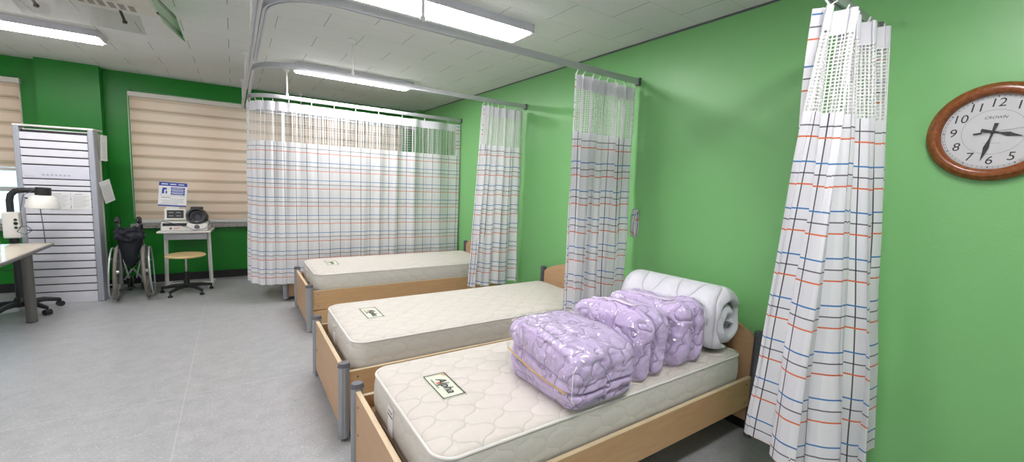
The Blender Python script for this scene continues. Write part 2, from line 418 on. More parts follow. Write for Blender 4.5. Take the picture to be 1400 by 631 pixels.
# ---------------------------------------------------------------- ceiling lights
def light(x, y, label):
    r = thing('ceiling_light', (x, y, 2.498), label, 'ceiling light', 'long ceiling lights')
    bm = new(); L, Wd = .61, .13
    box(bm, -L, L, -Wd, -Wd+.012, .012, .065); box(bm, -L, L, Wd-.012, Wd, .012, .065); box(bm, -L, -L+.02, -Wd, Wd, .012, .065); box(bm, L-.02, L, -Wd, Wd, .012, .065)
    box(bm, -L, L, -Wd, Wd, .05, .065)
    obj('light_frame', bm, 'fix_frame', r, bevel=.003)
    bx('diffuser', (-L+.021, L-.021, -Wd+.013, Wd-.013, .0, .03), 'lamp_glow', r, bevel=.004)
light(1.17, 2.61, 'largest lit rectangular ceiling light above the nearest curtain rail')
light(1.15, 4.9, 'lit ceiling light seen just under the second curtain rail')
light(-1.52, 5.08, 'lit ceiling light at the left edge, beyond the ceiling air conditioner')
for x, y, l in ((1.17, .3, 'unseen lit ceiling light over the camera, nearest the wall clock'), (-1.52, .3, 'unseen added ceiling light over the open floor behind the camera'), (-3.9, 2.6, 'unseen added ceiling light nearest the left wall'), (-1.52, 2.1, 'unseen added ceiling light over the open floor left of the nearest bed')): light(x, y, l)  # out of view: first follows the row spacing, others added to brighten the room

# ---------------------------------------------------------------- ceiling air conditioner
r = thing('ceiling_air_conditioner', (-.9, 3.5, 2.50), 'beige four way cassette air conditioner on the ceiling with clear air deflectors', 'air conditioner')
bm = new(); h = .475
lathe_pts = None
for (a, b, c, d) in ((-h, h, .30, h), (-h, h, -h, -.30), (-h, -.30, -.30, .30), (.30, h, -.30, .30)): box(bm, a, b, c, d, 0, .063)
obj('panel', bm, 'ac_white', r, bevel=.006)
bx('intake_backing', (-.30, .30, -.30, .30, .03, .05), 'grille', r)
bm = new()
for k in range(17):
    x = -.29+.58*k/16; box(bm, x-.009, x+.009, -.29, .29, .004, .028)
box(bm, -.30, .30, -.30, -.285, .0, .03); box(bm, -.30, .30, .285, .30, .0, .03); box(bm, -.005, .005, -.29, .29, .0, .03)
obj('intake_grille', bm, 'ac_white', r)
bm = new()
for k in range(14):
    x = -.30+.66*k/13; box(bm, x-.015, x+.015, .325, .435, -.002, .001)
obj('louvre_slots', bm, 'grille', r)
def plate(name, x0, x1, mat, rot, wd, tilt):
    g = bpy.data.objects.new
    bm = new(); mt = Matrix.Rotation(rot, 4, 'Z') @ Matrix.Translation((0, .50, -.005)) @ Matrix.Rotation(math.radians(-tilt), 4, 'X')
    box(bm, x0, x1, 0, wd, -.002, .002, mt); o = obj(name, bm, mat, r, bevel=.001)
    for x in (x0+.10, x1-.10):
        bm = new(); tube(bm, [mt @ Vector((x, -.03, .01)), mt @ Vector((x, .01, .012)), mt @ Vector((x, .14, .008))], .009, 8)
        lathe(bm, [(0, -.006), (.014, -.006), (.014, .008), (0, .008)], (x, .14, .004), 'z', 12, mt)
        obj('hinge', bm, 'hinge', r, smooth='auto')
plate('air_deflector', -.25, .38, 'acrylic', 0, .27, 12)
plate('air_deflector', -.52, .10, 'acrylic_reflect', -PI/2, .17, 42)

# ---------------------------------------------------------------- curtain tracks
ZT = 2.27
rect = [(-.45, -1), (.45, -1), (.45, 1), (-.45, 1)]
def sweep(bm, pts, hw, hh):
    pts = [Vector(p) for p in pts]; rings = []
    for i, p in enumerate(pts):
        d = (pts[min(i+1, len(pts)-1)]-pts[max(i-1, 0)]); d.z = 0; d.normalize(); n = Vector((-d.y, d.x, 0))
        rings.append([bm.verts.new(p+n*a*hw+Vector((0, 0, b*hh))) for a, b in ((-1, -1), (-.3, -1), (-.3, -.6), (.3, -.6), (.3, -1), (1, -1), (1, .8), (.75, 1), (-.75, 1), (-1, .8))])
    m = len(rings[0])
    for A, B in zip(rings, rings[1:]):
        for k in range(m): bm.faces.new((A[k], A[(k+1) % m], B[(k+1) % m], B[k]))
    bm.faces.new(rings[0][::-1]); bm.faces.new(rings[-1])
TRX = .15
def corner_pts(y, yend, rad=.30, x=TRX):
    pts = [(XR-.004, y, 0), (x+rad, y, 0)]
    for k in range(1, 13):
        a = PI/2*k/12; pts.append((x+rad-rad*math.sin(a), y+rad-rad*math.cos(a), 0))
    if yend > y+rad+.02: pts.append((x, yend, 0))
    return pts
def rod(parent, x, y):
    bm = new(); cyl(bm, (x, y, .018), (x, y, ZC-ZT-.004), .0085, 12)
    lathe(bm, [(.012, -.03), (.03, -.012), (.034, 0)], (x, y, ZC-ZT-.001), 'z', 20); lathe(bm, [(0, -.002), (.015, -.002), (.015, .03), (0, .03)], (x, y, .014), 'z', 14)
    obj('ceiling_rod', bm, 'white_metal', parent, smooth='auto')
def track(y, yend, rods, label):
    r = thing('curtain_track', (0, 0, ZT), label, 'curtain track', 'curved ceiling curtain rails')
    bm = new(); sweep(bm, corner_pts(y, yend), .0125, .02); obj('rail', bm, 'alu', r, smooth='auto')
    bx('wall_bracket', (XR-.02, XR-.001, y-.02, y+.02, -.03, .028), 'cap', r, bevel=.003)
    for (a, b) in rods: rod(r, a, b)
track(.785, 2.2, [(1.1, .785)], 'grey curtain rail over the nearest curtain beside the clock')
track(2.22, 3.68, [(.86, 2.22)], 'nearest complete aluminium curtain rail crossing below the large ceiling light')
track(3.71, 5.2, [(.84, 3.71)], 'second aluminium curtain rail, crossing just above the small ceiling light')
track(5.23, 6.45, [(.50, 5.23)], 'aluminium curtain rail carrying the long spread out curtain')
r = thing('curtain_track', (0, 0, ZT), 'long straight aluminium rail running toward the windows beside the rail corners', 'curtain track', 'curved ceiling curtain rails')
bm = new(); pts = [(.112, -.6, 0), (.112, 6.3, 0)]
for k in range(1, 13):
    a = PI/2*k/12; pts.append((.112+.3-.3*math.cos(a), 6.3+.3*math.sin(a), 0))
pts.append((2.484, 6.6, 0))
sweep(bm, pts, .0125, .02); obj('rail', bm, 'alu', r, smooth='auto')
for a, b in ((.112, 3.2), (.112, 4.78), (.112, 6.2), (.80, 6.6), (.112, 1.6)): rod(r, a, b)

# ---------------------------------------------------------------- curtains
def catmull(P, t):
    n = len(P)-1; x = min(max(t, 0), .99999)*n; i = int(x); f = x-i
    g = lambda k: P[min(max(k, 0), n)]
    p0, p1, p2, p3 = [Vector(g(i+k)) for k in (-1, 0, 1, 2)]
    return .5*((2*p1)+(p2-p0)*f+(2*p0-5*p1+4*p2-p3)*f*f+(3*p1-p0-3*p2+p3)*f**3)
def curtain(label, top, bot, ztop, zcloth, zbot, N, a0, a1, cc, seed, netm, nu=340, strip=.07, hooks=8, tie=None, power=1.0, u0=0.0, hem=0.0, jit=.5):
    rnd = random.Random(seed); ph = [rnd.uniform(0, 6.28) for _ in range(8)]
    def P(t, z):
        k = max(0, min(1, (ztop-z)/(ztop-zbot))); kk = k**power
        def base(tt): return Vector(catmull(top, tt)).lerp(Vector(catmull(bot, tt)), kk)
        p = base(t); e = .01; d = base(min(1, t+e))-base(max(0, t-e)); d.normalize(); n = Vector((-d.y, d.x))
        th = 2*PI*N*(t+.018*jit*2*math.sin(6.3*1.3*t+ph[0])+.012*jit*2*math.sin(6.3*3.1*t+ph[1]+k*1.2))
        eg = min(1, t/.05, (1-t)/.05)
        amp = (a0+(a1-a0)*k)*(.12+.88*eg*eg*(3-2*eg))*(1+jit*.8*math.sin(6.3*2.1*t+ph[2]+1.5*k))
        s = math.sin(th); s = math.copysign(abs(s)**.8, s)
        off = n*(amp*s+.25*amp*math.sin(2.03*th+ph[3]+k*2))
        tan = d*(cc*(a0+(a1-a0)*k)*math.sin(2*th+.5*math.sin(k*3+ph[4])))
        q = p+off+tan
        wv = noise.noise(Vector((t*7, z*2.2, seed)))*.012*(.3+k)
        q = q+n*wv
        return Vector((q.x, q.y, z+(.012*math.sin(th*.5+ph[5])*k if hem == 0 else hem*k*math.sin(th*.5+ph[5]))))
    # arc length along a mid height for the cloth coordinate
    us = [0]; prev = P(0, 1.2)
    for i in range(1, nu+1):
        q = P(i/nu, 1.2); us.append(us[-1]+(q-prev).length); prev = q
    U = us[-1]
    ia = max(1, next(i for i in range(nu+1) if us[i] > strip)); ib = next(i for i in range(nu+1) if us[i] > U-strip)
    r = thing('curtain', (top[0][0], top[0][1], ztop), label, 'curtain', 'plaid cubicle curtains with netting at the top')
    L = Vector(r.location)
    def grid(name, i0, i1, zs, mat, bm=None):
        own = bm is None
        if own: bm = new(); bm.loops.layers.uv.new('UVMap')
        uvl = bm.loops.layers.uv['UVMap']; V = []
        for z in zs: V.append([bm.verts.new(P(i/nu, z)-L) for i in range(i0, i1+1)])
        for j in range(len(zs)-1):
            for i in range(i1-i0):
                f = bm.faces.new((V[j][i], V[j][i+1], V[j+1][i+1], V[j+1][i])); vals = ((i, j), (i+1, j), (i+1, j+1), (i, j+1))
                for lp, (a, b) in zip(f.loops, vals): lp[uvl].uv = (us[i0+a]+u0, zcloth-zs[b])
        if own: return obj(name, bm, mat, r, smooth=True)
    zh = ztop-.095
    lin = lambda a, b, n: [a+(b-a)*k/n for k in range(n+1)]
    bm = new(); bm.loops.layers.uv.new('UVMap')
    grid('', 0, nu, lin(zcloth, zbot, 46), None, bm)
    grid('', 0, ia, lin(ztop, zcloth, 12), None, bm)
    grid('', ib, nu, lin(ztop, zcloth, 12), None, bm)
    obj('plaid_cloth', bm, 'plaid', r, smooth=True)
    grid('heading_tape', ia, ib, lin(ztop, zh, 4), 'header')
    grid('netting', ia, ib, lin(zh, zcloth, 12), netm)
    for k in range(hooks):
        t = (k+.5)/hooks*.98; p = P(t, ztop)-L; pt = catmull(top, t); pt = Vector((pt[0], pt[1], 0))-Vector((L.x, L.y, 0))
        bm = new(); tube(bm, [p+Vector((0, 0, -.03)), p+Vector((0, 0, .008)), Vector((pt.x, pt.y, ZT-.02-ztop-.001))], .004, 6); obj('hook', bm, 'net_hook', r, smooth=True)
    if tie:
        bm = new(); bm.loops.layers.uv.new('UVMap'); uvl = bm.loops.layers.uv['UVMap']; pv = None
        for k in range(25):
            s = k/24; a = s*2*PI
            q = Vector(tie)-L+Vector((.012+.03*math.sin(a)*(.4+.6*math.sin(s*PI)), .0, -.11*(1-math.cos(a))))
            w_ = Vector((.0, .022, .006*math.sin(a*2)))
            cur = (bm.verts.new(q-w_), bm.verts.new(q+w_))
            if pv:
                f = bm.faces.new((pv[0], pv[1], cur[1], cur[0])); 
                for lp, (a_, b_) in zip(f.loops, ((0, k-1), (1, k-1), (1, k), (0, k))): lp[uvl].uv = (a_*.044, .02*b_)
            pv = cur
        obj('tie_strap', bm, 'plaid', r, smooth=True, solid=.003)
    return r
# spread curtain along the far rail
curtain('wide spread out plaid curtain across the far bay, behind the farthest visible bed',
        [(TRX, 5.75), (TRX, 5.53), (.24, 5.31), (.45, 5.23), (.9, 5.23), (1.4, 5.23), (2.0, 5.23), (2.59, 5.23)],
        [(TRX-.03, 5.80), (TRX-.04, 5.56), (.2, 5.27), (.45, 5.20), (.9, 5.19), (1.4, 5.20), (2.0, 5.20), (2.58, 5.20)],
        2.215, 1.795, .215, 17, .012, .011, .25, 3, 'net_far', nu=520, hooks=14, hem=.001)
curtain('gathered plaid curtain between the farthest visible bed and the middle bed',
        [(2.09, 3.71), (2.2, 3.71), (2.4, 3.71), (2.57, 3.71)], [(1.98, 3.69), (2.12, 3.66), (2.35, 3.66), (2.565, 3.70)],
        2.215, 1.83, .39, 6.5, .03, .045, .5, 11, 'net_mid')
curtain('gathered plaid curtain with a hanging tie strap, between the middle bed and the nearest bed',
        [(1.96, 2.22), (2.15, 2.22), (2.35, 2.22), (2.57, 2.22)], [(1.93, 2.14), (2.1, 2.14), (2.3, 2.135), (2.53, 2.15)],
        2.215, 1.83, .40, 7.5, .024, .032, .5, 5, 'net_mid', tie=(2.575, 2.14, 1.30))
curtain('nearest gathered plaid curtain on the right, beside the round wall clock',
        [(1.985, .80), (2.1, .755), (2.3, .745), (2.53, .72)], [(2.11, .92), (1.96, .76), (2.08, .60), (2.30, .56), (2.535, .56)],
        2.215, 1.80, .30, 5.5, .036, .05, .6, 21, 'net_near', nu=420, hooks=6, hem=.02)

# ---------------------------------------------------------------- beds
LB, WB = 2.05, .885   # between post centres
bed = thing('bed', (0, 0, 0), '', 'bed', 'beech and grey single beds')
def post(x, y, z1, m='alu_post'):
    bm = new(); pr = []
    for k in range(28):
        a = 2*PI*k/28; rr = 1-.09*(k % 4 == 0); pr.append((math.cos(a)*.030*rr, math.sin(a)*.024*rr))
    A = [bm.verts.new((x+u, y+v, .02)) for u, v in pr]; B = [bm.verts.new((x+u, y+v, z1)) for u, v in pr]
    for k in range(28): bm.faces.new((A[k], A[(k+1) % 28], B[(k+1) % 28], B[k]))
    bm.faces.new(A[::-1]); bm.faces.new(B)
    p = obj('post', bm, m, bed)
    bm = new(); bmesh.ops.create_cone(bm, cap_ends=True, segments=24, radius1=1, radius2=.82, depth=.022, matrix=Matrix.Translation((x, y, z1+.008)) @ Matrix.Diagonal((.034, .028, 1, 1)))
    obj('post_cap', bm, 'cap', p, smooth='auto')
    bm = new(); lathe(bm, [(0, 0), (.016, 0), (.018, .006), (.006, .010), (.006, .03), (0, .03)], (x, y, 0), 'z', 14); obj('levelling_foot', bm, 'steel', p, smooth='auto')
post(0, 0, .43); post(0, WB, .43); post(LB, 0, .64, 'dark_post'); post(LB, WB, .64, 'dark_post')
fb = bx('footboard', (-.012, .010, .024, WB-.024, .055, .415), 'beech_y', bed, bevel=.002)
bx('edge_band', (-.0122, .0102, .024, WB-.024, .413, .4165), 'edge_band', fb)
bm = new(); N = 24; ys = [.024+(WB-.048)*k/N for k in range(N+1)]
A = []; 
for x in (LB-.010, LB+.012):
    A.append(([bm.verts.new((x, y, .10)) for y in ys], [bm.verts.new((x, y, .62+.125*math.sin(PI*k/N)**.8)) for k, y in enumerate(ys)]))
(a0, a1), (b0, b1) = A
for k in range(N):
    bm.faces.new((a0[k], a0[k+1], a1[k+1], a1[k])); bm.faces.new((b0[k+1], b0[k], b1[k], b1[k+1])); bm.faces.new((a1[k], a1[k+1], b1[k+1], b1[k])); bm.faces.new((a0[k+1], a0[k], b0[k], b0[k+1]))
bm.faces.new((a0[0], a1[0], b1[0], b0[0])); bm.faces.new((a0[N], b0[N], b1[N], a1[N]))
obj('headboard', bm, 'beech_y', bed, bevel=.002)
for s, y in ((-1, -.010), (1, WB+.010)):
    ya, yb = y-.011, y+.011
    if s < 0: ya, yb = .006, .026
    else: ya, yb = WB-.026, WB-.006
    rl = bx('side_rail', (.026, LB-.026, ya, yb, .205, .385), 'beech', bed, bevel=.002)
    bx('edge_band', (.026, LB-.026, ya-.0002, yb+.0002, .3835, .3865), 'edge_band', rl)
    bx('lower_panel', (.026, .62, ya+.003, yb-.003, .035, .198), 'beech', bed, bevel=.002)
    ysf = ya if s < 0 else yb
    for x in (.075, LB-.075):
        for z in (.24, .35):
            bm = new(); lathe(bm, [(0, -.001), (.006, -.001), (.005, .0015), (0, .0015)], (x, ysf, z), 'y', 12); obj('screw', bm, 'cap', rl)
for y in (.075, WB-.075):
    for z in (.22, .36):
        bm = new(); lathe(bm, [(0, -.0015), (.0055, -.0015), (.006, .001), (0, .001)], (-.0125, y, z), 'x', 12); obj('screw', bm, 'cap', fb)
bx('mattress_base', (.03, LB-.03, .027, WB-.027, .295, .325), 'beech', bed)
beds = [(bed, .475, 1.12, 0), (copy_tree(bed), .468, 2.27, 0), (copy_tree(bed), .545, 4.085, 0), (copy_tree(bed), .462, 5.295, 0)]
BL = ['nearest beech framed bed, in the foreground below the wrapped purple comforters', 'middle beech framed bed with a bare mattress, second from the camera',
      'farthest fully visible beech bed, in front of the wide spread curtain', 'beech bed almost hidden behind the wide spread curtain, one foot post showing']
for (b, x, y, a), l in zip(beds, BL): b.location = (x, y, 0); b['label'] = l

# ---------------------------------------------------------------- mattresses
ML, MW, MH = 1.93, .80, .205
def rrect(inset, n=18, R0=.085):
    r = max(.002, R0-inset); x0, x1, y0, y1 = inset, ML-inset, inset, MW-inset; pts = []
    for cx, cy, a0 in ((x1-r, y1-r, 0), (x0+r, y1-r, PI/2), (x0+r, y0+r, PI), (x1-r, y0+r, 1.5*PI)):
        for k in range(n+1):
            a = a0+PI/2*k/n; pts.append((cx+r*math.cos(a), cy+r*math.sin(a)))
    return pts
mat = thing('mattress', (0, 0, 0), '', 'mattress', 'bare cream quilted mattresses')
def loops(bm, specs, cap0=False, cap1=False):
    rings = [[bm.verts.new((x, y, z)) for x, y in rrect(i)] for i, z in specs]; m = len(rings[0])
    for A, B in zip(rings, rings[1:]):
        for k in range(m): bm.faces.new((A[k], A[(k+1) % m], B[(k+1) % m], B[k]))
    if cap0: bm.faces.new(rings[0][::-1])
    if cap1: bm.faces.new(rings[-1])
bm = new(); loops(bm, [(.03, .0), (.008, .005), (.002, .02), (-.004, .06), (-.006, .1), (-.004, .15), (.002, MH-.018), (.004, MH-.012)], cap0=True); obj('mattress_border', bm, 'matt_side', mat, smooth='auto')
bm = new(); loops(bm, [(.004, MH-.012), (.006, MH-.004), (.016, MH+.004), (.035, MH+.010), (.07, MH+.014)], cap1=True); obj('quilted_top', bm, 'matt_top', mat, smooth='auto')
bm = new(); tube(bm, [(x, y, MH-.008) for x, y in rrect(.004)], .0065, 8, closed=True); obj('piping', bm, 'piping', mat, smooth=True)
bm = new(); tube(bm, [(x, y, .012) for x, y in rrect(.004)], .006, 8, closed=True); obj('piping', bm, 'piping', mat, smooth=True)
ZTp = MH+.0145
bm = new(); G = []
for i in range(13):
    G.append([bm.verts.new((.165+.115*j/8+.002*math.sin(i*1.3), .33+.235*i/12+.0015*math.sin(j*2), ZTp+.0012+.0012*math.sin(i*1.1+j*.8))) for j in range(9)])
for i in range(12):
    for j in range(8): bm.faces.new((G[i][j], G[i+1][j], G[i+1][j+1], G[i][j+1]))
lb = obj('brand_label', bm, 'label', mat, smooth=True, solid=.0015)
def flat(bm, x0, x1, y0, y1, z=ZTp+.0042): box(bm, x0, x1, y0, y1, z, z+.0006)
bm = new(); e = .004; x0, x1, y0, y1 = .170, .275, .336, .559
flat(bm, x0, x1, y0, y0+e); flat(bm, x0, x1, y1-e, y1); flat(bm, x0, x0+e, y0, y1); flat(bm, x1-e, x1, y0, y1)
obj('label_border', bm, 'ink', lb)
base = Matrix.Translation((.228, .44, ZTp+.0042)) @ Matrix.Rotation(-PI/2, 4, 'Z')
text('label_lettering', 'Alpha', .062, 'ink', lb, base, shear=.25)
fine_print('label_fine_print', 'ink', lb, Matrix.Translation((.191, .47, ZTp+.0042)) @ Matrix.Rotation(-PI/2, 4, 'Z'), .09, .007)
bm = new(); lathe(bm, [(.007, 0), (.0095, 0), (.0095, .0006), (.007, .0006), (.007, 0)], (.262, .54, ZTp+.0042), 'z', 16); obj('label_ring', bm, 'red', lb)
bm = new(); flat(bm, .20, .214, .465, .48); obj('label_mark', bm, 'red', lb)
# small tag on the foot end
tg = bx('side_tag', (-.0095, -.0055, .44, .50, .045, .165), 'paper', mat)
bx('tag_mark', (-.0102, -.0094, .44, .50, .128, .134), 'ink', tg)
fine_print('tag_fine_print', 'ink', tg, Matrix.Translation((-.0098, .47, .148)) @ Matrix(((0, 0, -1, 0), (-1, 0, 0, 0), (0, 1, 0, 0), (0, 0, 0, 1))), .048, .009)
bm = new()
for x, y in ((.12, -.006), (1.0, -.006), (1.8, -.006)): lathe(bm, [(0, -.002), (.007, -.002), (.007, .002), (0, .002)], (x, y, .03), 'y', 12)
obj('air_vent', bm, 'cap', mat)
mats = [mat, copy_tree(mat), copy_tree(mat), copy_tree(mat)]
MLb = ['bare cream quilted mattress in the foreground, under the wrapped purple comforters', 'bare cream quilted mattress on the middle bed, second from the camera',
       'bare cream quilted mattress on the farthest bed in front of the spread curtain', 'cream quilted mattress hidden behind the wide spread curtain']
for m_, (b, x, y, a), l in zip(mats, beds, MLb): m_.location = (x+.055, y+.042, .3251); m_['label'] = l

# ---------------------------------------------------------------- comforters in plastic bags
ZM = .3251+MH+.0175
def shell(bm, hx, hy, hz, n, expo, fn, seed):
    vs = {}
    def key(p): return tuple(round(c, 5) for c in p)
    for ax in range(3):
        for sg in (-1, 1):
            G = []
            for i in range(n+1):
                row = []
                for j in range(n+1):
                    u = math.tan((-1+2*i/n)*PI/4*.98)/math.tan(PI/4*.98); v = math.tan((-1+2*j/n)*PI/4*.98)/math.tan(PI/4*.98)
                    p = [0, 0, 0]; p[ax] = sg; p[(ax+1) % 3] = u; p[(ax+2) % 3] = v
                    k = key(p)
                    if k not in vs:
                        nn = (abs(p[0])**expo+abs(p[1])**expo+abs(p[2])**expo)**(1/expo); q = Vector(p)/nn
                        g = Vector([math.copysign(abs(c)**(expo-1), c) for c in q]); g = Vector((g.x/hx, g.y/hy, g.z/hz)).normalized()
                        P0 = Vector((q.x*hx, q.y*hy, q.z*hz)); vs[k] = bm.verts.new(fn(P0, g, q))
                    row.append(vs[k])
                G.append(row)
            for i in range(n):
                for j in range(n):
                    f = (G[i][j], G[i+1][j], G[i+1][j+1], G[i][j+1]); bm.faces.new(f if sg > 0 else f[::-1])
def gro(v, c, w): return math.exp(-((v-c)/w)**2)
def comforter(loc, rz, dim, kind, seed, label):
    hx, hy, hz = dim[0]/2, dim[1]/2, dim[2]/2
    r = thing('comforter', loc, label, 'comforter', 'lilac comforters packed in clear plastic bags', rz)
    off = Vector((0, 0, hz))
    def nz(p, s, k=0): return noise.noise(Vector((p.x*s, p.y*s, p.z*s+seed*3.7+k)))
    def fn(P0, g, q):
        d = .016*nz(P0, 7)+.007*nz(P0, 20, 5)+.004*abs(nz(P0, 38, 8))
        if kind == 'flat':
            side = max(abs(g.x), abs(g.y))**1.5
            zz = q.z+.10*nz(P0, 3.2, 9)-.12*q.y*(q.x < 0)
            gr = gro(zz, .02, .045)*1.0+gro(zz, -.38, .04)*.8+gro(zz, -.70, .045)*.8
            lay = abs(math.sin((zz+.02)*PI*1.3))
            d += side*(-.045*gr+.012*lay)
            if q.z > .3: d += .012*(1-q.x**2)*(1-q.y**2)
            z_t = .94+.10*(-q.x)*0
            P = P0+g*d; P.z *= 1.0 if P.z < 0 else (1-.10*max(0, q.x)-.05*max(0, -q.y))
            if P.z > 0: P.z -= .03*max(0, -q.y)**2
        else:
            side = max(abs(g.y), max(0, g.z))**1.2
            xx = q.x+.12*nz(P0, 3, 9)+.05*q.z
            gr = gro(xx, 0.0, .06)*1.9+gro(xx, .55, .06)*.45*(g.z > .4)+gro(xx, -.5, .06)*.5*(g.z > .4)
            d += side*(-.040*gr+.012*abs(math.sin(xx*PI)))+side*.022*(abs(math.sin(xx*PI))-.5)
            P = P0+g*d
            P.z += .018*math.sin(q.y*2.2+seed) if q.z > 0 else 0
            P.x += .02*q.z
        if P.z < -hz: P.z = -hz
        if q.z < -.9: P.z = -hz
        return P+off
    bm = new(); shell(bm, hx*.955, hy*.955, hz*.985, 70, 8.0, fn, seed)
    zmin = min(v.co.z for v in bm.verts)
    for v in bm.verts: v.co.z -= zmin
    obj('comforter_body', bm, 'lilac', r, smooth=True)
    def fb_(P0, g, q):
        a = nz(P0, 9, 20); b = nz(P0, 24, 31)
        d = .010+.010*abs(a)+.008*abs(b)
        if kind != 'flat' and q.y < -.6: d += .018*abs(nz(P0, 14, 40))
        P = P0+g*d
        if kind == 'flat':
            P.z *= 1.0 if P.z < 0 else (1-.10*max(0, q.x)-.05*max(0, -q.y))
            if P.z > 0: P.z -= .03*max(0, -q.y)**2
        else:
            P.z += .018*math.sin(q.y*2.2+seed) if q.z > 0 else 0
            P.x += .02*q.z
        if q.z < -.9 or P.z < -hz: P.z = -hz
        return P+off+Vector((0, 0, .002))
    bm = new(); shell(bm, hx, hy, hz, 44, 8.0, fb_, seed); BV = [v.co.copy() for v in bm.verts]; obj('plastic_bag', bm, 'bag', r, smooth=True)
    # seams welded along the bag's upright corners
    bm = new(); pts = []
    for lev in (.03, .07, .11, .15, .19, .22):
        c = [v for v in BV if abs(v.z-lev) < .02]
        if c: q = min(c, key=lambda v: v.x+v.y); pts.append(q+Vector((-.0025, -.0025, 0)))
    if kind == 'flat': tube(bm, pts, .0024, 6); obj('bag_seam', bm, 'net_hook', r, smooth=True)
    else: bm.free()
    return r
c1 = comforter((1.275, 1.375, ZM), math.radians(1), (.395, .485, .268), 'flat', 1, 'nearest lilac comforter in clear plastic, folded in stacked layers with yellow piping')
bm = new(); pts = []; BD = [v.co.copy() for v in c1.children[0].data.vertices if v.co.x < -.1]
for k in range(24):
    s = k/23; y = .21-.415*s; z = .125-.055*s-.012*math.sin(s*PI*1.2)
    q = min(BD, key=lambda v: (v.y-y)**2+(v.z-z)**2); pts.append((q.x-.003, y, z))
pts = [(sum(p[0] for p in pts[max(0, k-2):k+3])/len(pts[max(0, k-2):k+3]), p_[1], p_[2]) for k, p_ in enumerate(pts)]
tube(bm, pts, .0035, 6); obj('piping', bm, 'yellow', c1, smooth=True)
c2 = comforter((1.652, 1.425, ZM), math.radians(2), (.262, .455, .285), 'up', 2, 'middle lilac comforter in clear plastic, standing between the two others')
c3 = comforter((1.96, 1.44, ZM), math.radians(3), (.27, .48, .30), 'up', 4, 'lilac comforter in clear plastic leaning next to the white rolled duvet')
for c, hz in ((c2, .285), (c3, .30)):
    bm = new(); G = []
    for i in range(14):
        y = -.12+.28*i/13; row = []
        for j in range(4):
            x = -.035+.04*j/3+.012*math.sin(y*22); row.append(bm.verts.new((x, y, max(v.co.z for v in c.children[0].data.vertices if abs(v.co.x-x) < .03 and abs(v.co.y-y) < .03)+.001)))
        G.append(row)
    for i in range(13):
        for j in range(3): bm.faces.new((G[i][j], G[i][j+1], G[i+1][j+1], G[i+1][j]))
    obj('lining_strip', bm, 'lilac_pale', c, smooth=True, solid=.006)

# ---------------------------------------------------------------- rolled duvet
def rolled():
    Lh, Rr = .335, .195
    r = thing('rolled_duvet', (2.312, 1.53, ZM), 'thick white quilted duvet rolled up against the headboard of the nearest bed', 'duvet', None, math.radians(3))
    def spiral_r(a, turn): return .05+.062*(turn+a/(2*PI))
    bm = new(); na = 130; ny = 44; turns = 1.8; th = .066
    outer = []; A0 = -2.12*PI
    cs = []
    for k in range(na+1):
        a = A0+turns*2*PI*k/na; rr = .035+(Rr-.035-.034)*(k/na)**.92; cs.append((a, rr))
    def pt(a, rad, y):
        x = rad*math.cos(a)*1.02; z = rad*math.sin(a)*1.14
        if z < -.135: z = -.135+(z+.135)*.45
        return Vector((x, y, z))
    rows = []
    for j in range(ny+1):
        s = -1+2*j/ny; y = s*Lh
        edge = max(0, abs(s)-.80)/.20; halfth = (th/2+.003)*math.sqrt(max(0.02, 1-edge**2.2)); shrink = 1-.10*edge**2
        ring = []
        for side in (1, -1):
            rng = cs if side == 1 else cs[::-1]
            for a, rr in rng:
                nzv = noise.noise(Vector((math.cos(a)*rr*9, y*5, math.sin(a)*rr*9)))*.012
                jy = .02*noise.noise(Vector((a*1.2, 3.3, s)))*abs(s)
                p = pt(a, (rr+side*halfth+nzv*(1 if side > 0 else .6))*shrink, y+jy); ring.append(bm.verts.new(p))
        rows.append(ring)
    m = len(rows[0])
    for j in range(ny):
        for k in range(m): bm.faces.new((rows[j][k], rows[j][(k+1) % m], rows[j+1][(k+1) % m], rows[j+1][k]))
    n1 = na+1
    for ring, fl in ((rows[0], 1), (rows[-1], 0)):
        for k in range(na):
            f = (ring[k], ring[k+1], ring[m-2-k], ring[m-1-k]); bm.faces.new(f if fl else f[::-1])
    zm = min(v.co.z for v in bm.verts)
    for v in bm.verts: v.co.z -= zm
    o = obj('duvet_roll', bm, 'duvet', r, smooth=True)
    return r
rolled()

# ---------------------------------------------------------------- wall clock
ck = thing('wall_clock', (XR-.001, .355, 1.748), 'large round wooden wall clock with white face on the right green wall', 'clock')
CM = Matrix(((0, 0, -1, 0), (-1, 0, 0, 0), (0, 1, 0, 0), (0, 0, 0, 1)))  # face x -> -y, face y -> z, face z -> -x
bm = new(); lathe(bm, [(.150, .0), (.191, .0), (.198, .010), (.198, .022), (.193, .032), (.186, .036), (.181, .044), (.170, .048), (.160, .045), (.153, .036), (.150, .022), (.150, 0)], (0, 0, 0), 'z', 96, CM)
obj('clock_frame', bm, 'clock_wood', ck, smooth='auto')
bm = new(); lathe(bm, [(0, .012), (.151, .012), (.151, .020), (0, .020)], (0, 0, 0), 'z', 80, CM); df = obj('clock_face', bm, 'dial', ck)
bm = new()
for k in range(60):
    a = 2*PI*k/60; big = k % 5 == 0; mt = CM @ Matrix.Rotation(-a, 4, 'Z'); box(bm, -.0016 if big else -.0006, .0016 if big else .0006, .139 if big else .1405, .1455, .0201, .0207, mt)
lathe(bm, [(.1455, .0201), (.1465, .0201), (.1465, .0206), (.1455, .0206), (.1455, .0201)], (0, 0, 0), 'z', 96, CM)
lathe(bm, [(.1395, .0201), (.1402, .0201), (.1402, .0206), (.1395, .0206), (.1395, .0201)], (0, 0, 0), 'z', 96, CM)
obj('minute_marks', bm, 'ink', df)
